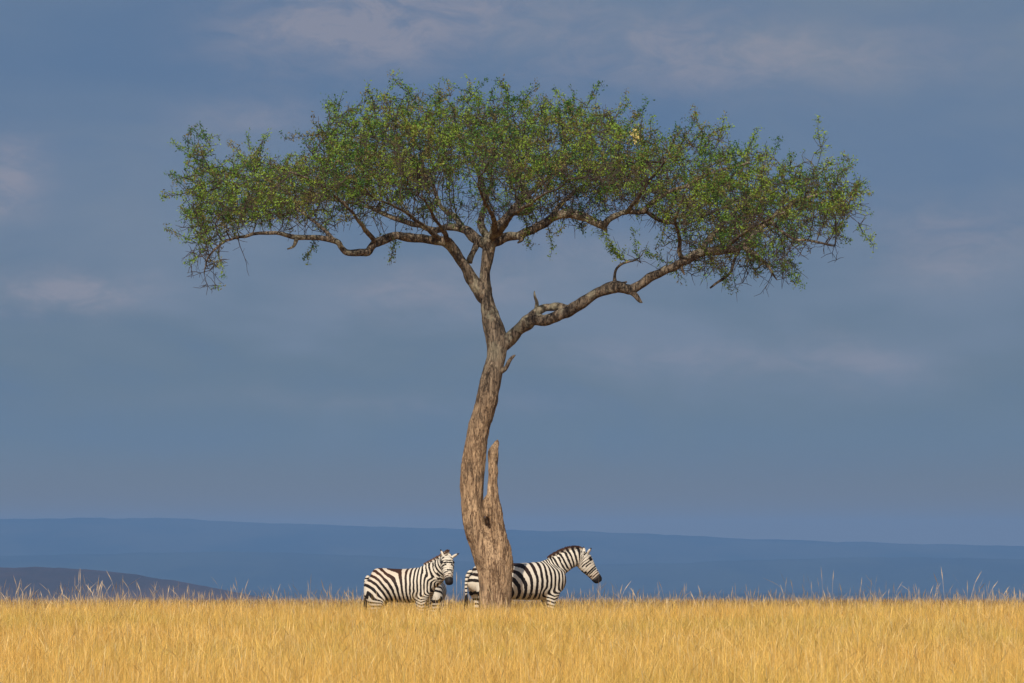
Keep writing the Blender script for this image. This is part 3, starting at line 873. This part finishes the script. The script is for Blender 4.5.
    mm = bpy.data.meshes.new('mane'); mm.from_pydata([tuple(v_) for v_ in Mv], [], Mf); mm.update()
    attr(mm, 'phase', Mp, 'FLOAT'); attr(mm, 'tip', Mt, 'FLOAT')
    link('mane', mm, mane_m, root, smooth=False)
    # ---- tail
    te = tail_to or (-.86 * q, 0, .70)
    Tl = catmull([(-.775 * q, 0, 1.12, .034), (-.835 * q, tail_side * .3, 1.06, .030), ((-.865 * q + te[0]) / 2, tail_side * .7 + te[1] * .3, .92, .024), (te[0], te[1] + tail_side, te[2] + .05, .020), (te[0], te[1] + tail_side, te[2], .018)], 4)
    g3 = Geo(); g3.tube(Tl[:, :3], Tl[:, 3], None, None, 10)
    tl = g3.mesh('tail'); Pz = coords(tl)
    attr(tl, 'phase', Pz[:, 2] * 16, 'FLOAT'); attr(tl, 'bias', np.full(len(Pz), -.3), 'FLOAT'); attr(tl, 'dark', np.zeros(len(Pz)), 'FLOAT'); attr(tl, 'brown', np.zeros(len(Pz)), 'FLOAT')
    tlo = link('tail', tl, zm, root)
    g4 = Geo(); e0 = Tl[-1, :3]
    for k in range(26):
        a = rl.random() * 6.28; rr = rl.uniform(.005, .028)
        h0 = e0 + np.array((math.cos(a) * .010, math.sin(a) * .010, .06)); h1 = e0 + np.array((math.cos(a) * rr * 1.2, math.sin(a) * rr, -.12)); h2 = e0 + np.array((math.cos(a) * rr, math.sin(a) * rr, -rl.uniform(.22, .34)))
        C_ = catmull([(*h0, .008), (*h1, .010), (*h2, .002)], 3); g4.tube(C_[:, :3], C_[:, 3], None, None, 5)
    link('tail_tuft', g4.mesh('tail_tuft'), tail_m, tlo)
    return root

GRP = 'zebras standing round the acacia'
neck2 = [(.42, 0, 1.06, .21, .15), (.58, 0, 1.135, .195, .135), (.74, 0, 1.22, .18, .115), (.91, 0, 1.305, .158, .098), (1.06, 0, 1.345, .140, .090), (1.14, 0, 1.34, .125, .086)]
head2 = [(1.125, 0, 1.39, .11, .080), (1.165, 0, 1.31, .150, .100), (1.235, 0, 1.205, .140, .095), (1.32, 0, 1.105, .106, .076), (1.385, 0, 1.025, .090, .066), (1.43, 0, .97, .084, .068), (1.455, 0, .93, .055, .050)]
make_zebra('zebra standing behind the acacia trunk, facing right with its head in profile', (.12, 82.3, 0), R(24), neck2, head2, 1.04, 1.10, GRP,
           ear_len=.85, mane_from=5, ear_dirs=((.1, .3, 1), (.5, -.35, .8)), hind=((.06, 0), (-.03, 0)), fore=((.10, 0), (-.02, 0)))
neck1 = [(.44, 0, 1.08, .235, .15), (.60, -.02, 1.16, .22, .14), (.75, -.07, 1.27, .185, .115), (.845, -.14, 1.365, .155, .10), (.89, -.21, 1.42, .13, .09), (.905, -.27, 1.42, .11, .08)]
head1 = [(.890, -.265, 1.42, .115, .108), (.915, -.335, 1.34, .14, .126), (.945, -.410, 1.24, .135, .112), (.975, -.480, 1.14, .105, .088), (1.00, -.535, 1.06, .088, .076), (1.015, -.565, 1.005, .080, .074), (1.02, -.575, .97, .048, .052)]
make_zebra('zebra left of the trunk with brownish striped back, its head turned towards the camera', (-1.88, 82.4, 0), R(-14), neck1, head1, .96, .80, GRP,
           ear_len=1.2, brownish=.8, ear_dirs=((.95, .0, .55), (-.45, .15, 1)), hind=((-.10, 0), (.05, 0)), fore=((.12, 0), (-.03, 0)), seed=3)
neck3 = [(.46, 0, 1.04, .24, .15), (.66, 0, 1.02, .215, .13), (.84, 0, .90, .18, .11), (.98, 0, .74, .15, .095), (1.06, 0, .60, .13, .085), (1.09, 0, .54, .11, .08)]
head3 = [(1.08, 0, .56, .10, .075), (1.11, 0, .46, .12, .088), (1.13, 0, .36, .105, .08), (1.14, 0, .25, .08, .064), (1.15, 0, .16, .066, .055), (1.155, 0, .10, .058, .054), (1.155, 0, .07, .035, .04)]
make_zebra('zebra almost hidden behind the left zebra, only striped hindquarters below the turned head showing', (-1.42, 85.0, 0), R(84), neck3, head3, .84, .9, GRP,
           ear_dirs=((.3, .5, .8), (.3, -.5, .8)), tail_side=.0, seed=8)

# ------------------------------------------------------------------ dry grass
grass_m, t, b = material('dry_grass_blade')
at = t.new('ShaderNodeAttribute', attribute_name='col')
t.put(b.inputs['Base Color'], at.outputs['Color'])
b.inputs['Roughness'].default_value = .7
tr = t.new('ShaderNodeBsdfTranslucent'); t.put(tr.inputs[0], at.outputs['Color'])
mx = t.new('ShaderNodeMixShader'); mx.inputs[0].default_value = .3
t.put(mx.inputs[1], b.outputs[0]); t.put(mx.inputs[2], tr.outputs[0])
t.put([n_ for n_ in t.n if n_.type == 'OUTPUT_MATERIAL'][0].inputs[0], mx.outputs[0])

def vnoise(x, y, s, seed):
    """cheap smooth value noise on a lattice, vectorised"""
    r_ = np.random.default_rng(seed).random((256, 256))
    X = x / s; Y = y / s; xi = np.floor(X).astype(int); yi = np.floor(Y).astype(int)
    fx = X - xi; fy = Y - yi; fx = fx * fx * (3 - 2 * fx); fy = fy * fy * (3 - 2 * fy)
    g_ = lambda a, b_: r_[a % 256, b_ % 256]
    return (g_(xi, yi) * (1 - fx) + g_(xi + 1, yi) * fx) * (1 - fy) + (g_(xi, yi + 1) * (1 - fx) + g_(xi + 1, yi + 1) * fx) * fy

def blades(x, y, h_, wd_, lean, seed, colour, head=None, z0=None):
    """3-section curved blades; colour (n,3)"""
    r_ = np.random.default_rng(seed); n = len(x)
    z = ground_z(y) if z0 is None else z0
    a = r_.random(n) * 2 * np.pi
    lx, ly = np.cos(a) * lean * h_, np.sin(a) * lean * h_
    f_ = a + r_.normal(0, .8, n) + np.pi / 2
    sx, sy = np.cos(f_) * wd_ / 2, np.sin(f_) * wd_ / 2
    prof = [(0, 0, 1), (.40, .18, .95), (.78, .58, .7), (1.0, 1.0, .12)] if head is None else [(0, 0, .6), (.55, .25, .5), (.80, .58, .5), (.88, .74, head), (1.0, 1.0, .25)]
    rows = []
    for (tz, tl, tw) in prof:
        cx_, cy_, cz_ = x + lx * tl, y + ly * tl, z + h_ * tz * (1 - .25 * lean * tl)
        rows.append(np.stack([cx_ - sx * tw, cy_ - sy * tw, cz_], 1)); rows.append(np.stack([cx_ + sx * tw, cy_ + sy * tw, cz_], 1))
    k = len(prof); V = np.stack(rows, 1)
    F = np.array([(2 * j, 2 * j + 1, 2 * j + 3, 2 * j + 2) for j in range(k - 1)])
    F = (F[None] + (np.arange(n) * 2 * k)[:, None, None]).reshape(-1, 4)
    return V.reshape(-1, 3), F, np.repeat(colour, 2 * k, 0)

def palette(n, r_, x, y):
    base = np.array([(.62, .42, .135), (.50, .315, .085), (.70, .50, .20), (.40, .24, .070), (.58, .36, .10), (.74, .58, .30), (.36, .31, .085), (.66, .47, .17)])
    p_ = np.array([.22, .18, .15, .12, .16, .05, .05, .07])
    c_ = base[r_.choice(len(base), n, p=p_)]
    gn = vnoise(x, y, 3.2, 11) * .6 + vnoise(x, y, 1.1, 12) * .4
    gs = np.clip((gn - .56) * 4, 0, 1)[:, None] * .65
    c_ = c_ * (1 - gs) + np.array((.40, .33, .08)) * gs
    on = np.clip((vnoise(x, y, 2.6, 15) * .5 + vnoise(x, y, .8, 16) * .5 - .5) * 3, 0, 1)[:, None] * .45
    c_ = c_ * (1 - on) + np.array((.62, .36, .11)) * on
    return c_ * r_.uniform(.52, 1.46, (n, 1)) * np.array((1.42, 1.38, 1.12))

GV, GF, GC, off = [], [], [], 0
def addg(r3):
    global off
    V, F, C_ = r3
    GV.append(V); GF.append(F + off); GC.append(C_); off += len(V)

def scatter(n, y_a, y_b, r_):
    """points in a wedge that covers the view plus a few metres each side"""
    y = y_a + (y_b - y_a) * r_.random(n)
    keep_ = r_.random(n) < (.125 * y + 3.5) / (.125 * y_b + 3.5)
    y = y[keep_]; x = (r_.random(len(y)) * 2 - 1) * (.125 * y + 3.5)
    return x, y

r_ = np.random.default_rng(21)
for (ya, yb, n_t, per) in ((24, 50, 40000, 11), (50, 82, 48000, 10), (82, 116, 30000, 8)):
    tx_, ty_ = scatter(n_t, ya, yb, r_)
    nt = len(tx_)
    far_cut = .10 * sstep(ty_, 82, 88) - .085 * sstep(ty_, 56, 70)
    th = .43 - far_cut + .12 * vnoise(tx_, ty_, 1.7, 3) + .06 * vnoise(tx_, ty_, .5, 4) + r_.normal(0, .05, nt)
    tcol = palette(nt, r_, tx_, ty_)
    x = np.repeat(tx_, per) + r_.normal(0, .075, nt * per); y = np.repeat(ty_, per) + r_.normal(0, .075, nt * per)
    h_ = np.repeat(th, per) * r_.uniform(.5, 1.12, nt * per)
    c_ = np.repeat(tcol, per, 0) * .35 + palette(nt * per, r_, x, y) * .65
    c_ *= r_.uniform(.85, 1.15, (nt * per, 1))
    addg(blades(x, y, h_, r_.uniform(.0035, .0062, nt * per) * (.60 + .40 * sstep(y, 28, 75)), np.abs(r_.normal(.30, .32, nt * per)), int(ya), c_))
# seed-bearing culms
for (ya, yb, n) in ((22, 60, 16000), (60, 90, 15000), (90, 112, 9000)):
    x, y = scatter(n, ya, yb, r_); m = len(x)
    c_ = palette(m, r_, x, y) * .5 + np.array((.72, .56, .30)) * .5
    addg(blades(x, y, r_.uniform(.46, .66, m) + .05 * sstep(y, 56, 70) - .08 * sstep(y, 82, 88), r_.uniform(.005, .009, m) * (.6 + .4 * sstep(y, 28, 75)), np.abs(r_.normal(.25, .22, m)), int(ya) + 7, c_, 1.2))
# tall pale stalks against the hills: a thin scatter plus clumps
x, y = scatter(3000, 74, 104, r_); m = len(x)
hs_ = .56 + np.abs(r_.normal(0, .15, m)) + .20 * vnoise(x, y, 1.6, 31) ** 2
addg(blades(x, y, hs_, r_.uniform(.005, .009, m), np.abs(r_.normal(.20, .17, m)), 91, np.array((.70, .52, .30)) * r_.uniform(.6, 1.1, (m, 1)), 1.5))
cxs, cys, chs = [], [], []
for (px, hmax, k) in ((10, .95, 16), (40, .9, 14), (75, 1.0, 20), (92, 1.05, 16), (112, 1.1, 10), (150, .85, 10), (178, .9, 10), (235, 1.0, 12), (262, .85, 8), (300, .85, 9), (335, .9, 9), (570, .85, 10), (592, .95, 12), (625, .85, 12),
                      (655, .9, 12), (690, .85, 12), (730, .82, 10), (802, 1.12, 16), (822, 1.0, 10), (850, .9, 14), (884, 1.1, 14), (915, 1.0, 14), (955, 1.12, 12), (985, .95, 16), (1012, .9, 10)):
    for _ in range(int(k * (1.1 if px < 450 else .75))):
        Y = random.uniform(78, 96)
        cxs.append((px - 512 + random.gauss(0, 12)) / FPX * Y); cys.append(Y); chs.append(max(.6, hmax * random.uniform(.55, 1.0) + .17) - float(ground_z(Y)) * .8)
x = np.array(cxs); y = np.array(cys); m = len(x)
addg(blades(x, y, np.array(chs), r_.uniform(.006, .010, m), np.abs(r_.normal(.22, .2, m)), 93, np.array((.72, .56, .36)) * r_.uniform(.65, 1.1, (m, 1)), 1.7))
# reddish oat-grass along the brow
x, y = scatter(18000, 92, 114, r_); m = len(x)
addg(blades(x, y, r_.uniform(.36, .60, m), r_.uniform(.006, .010, m), np.abs(r_.normal(.15, .12, m)), 95, np.array((.30, .165, .075)) * r_.uniform(.5, 1.4, (m, 1)), 1.8))
me = mesh_np('dry_grass', np.concatenate(GV), np.concatenate(GF), 4)
attr(me, 'col', np.concatenate(GC))
tag(link('dry_grass', me, grass_m, None, smooth=False), 'tall golden dry savanna grass covering the foreground', 'grass', kind='stuff')
print('grass faces', len(me.polygons))
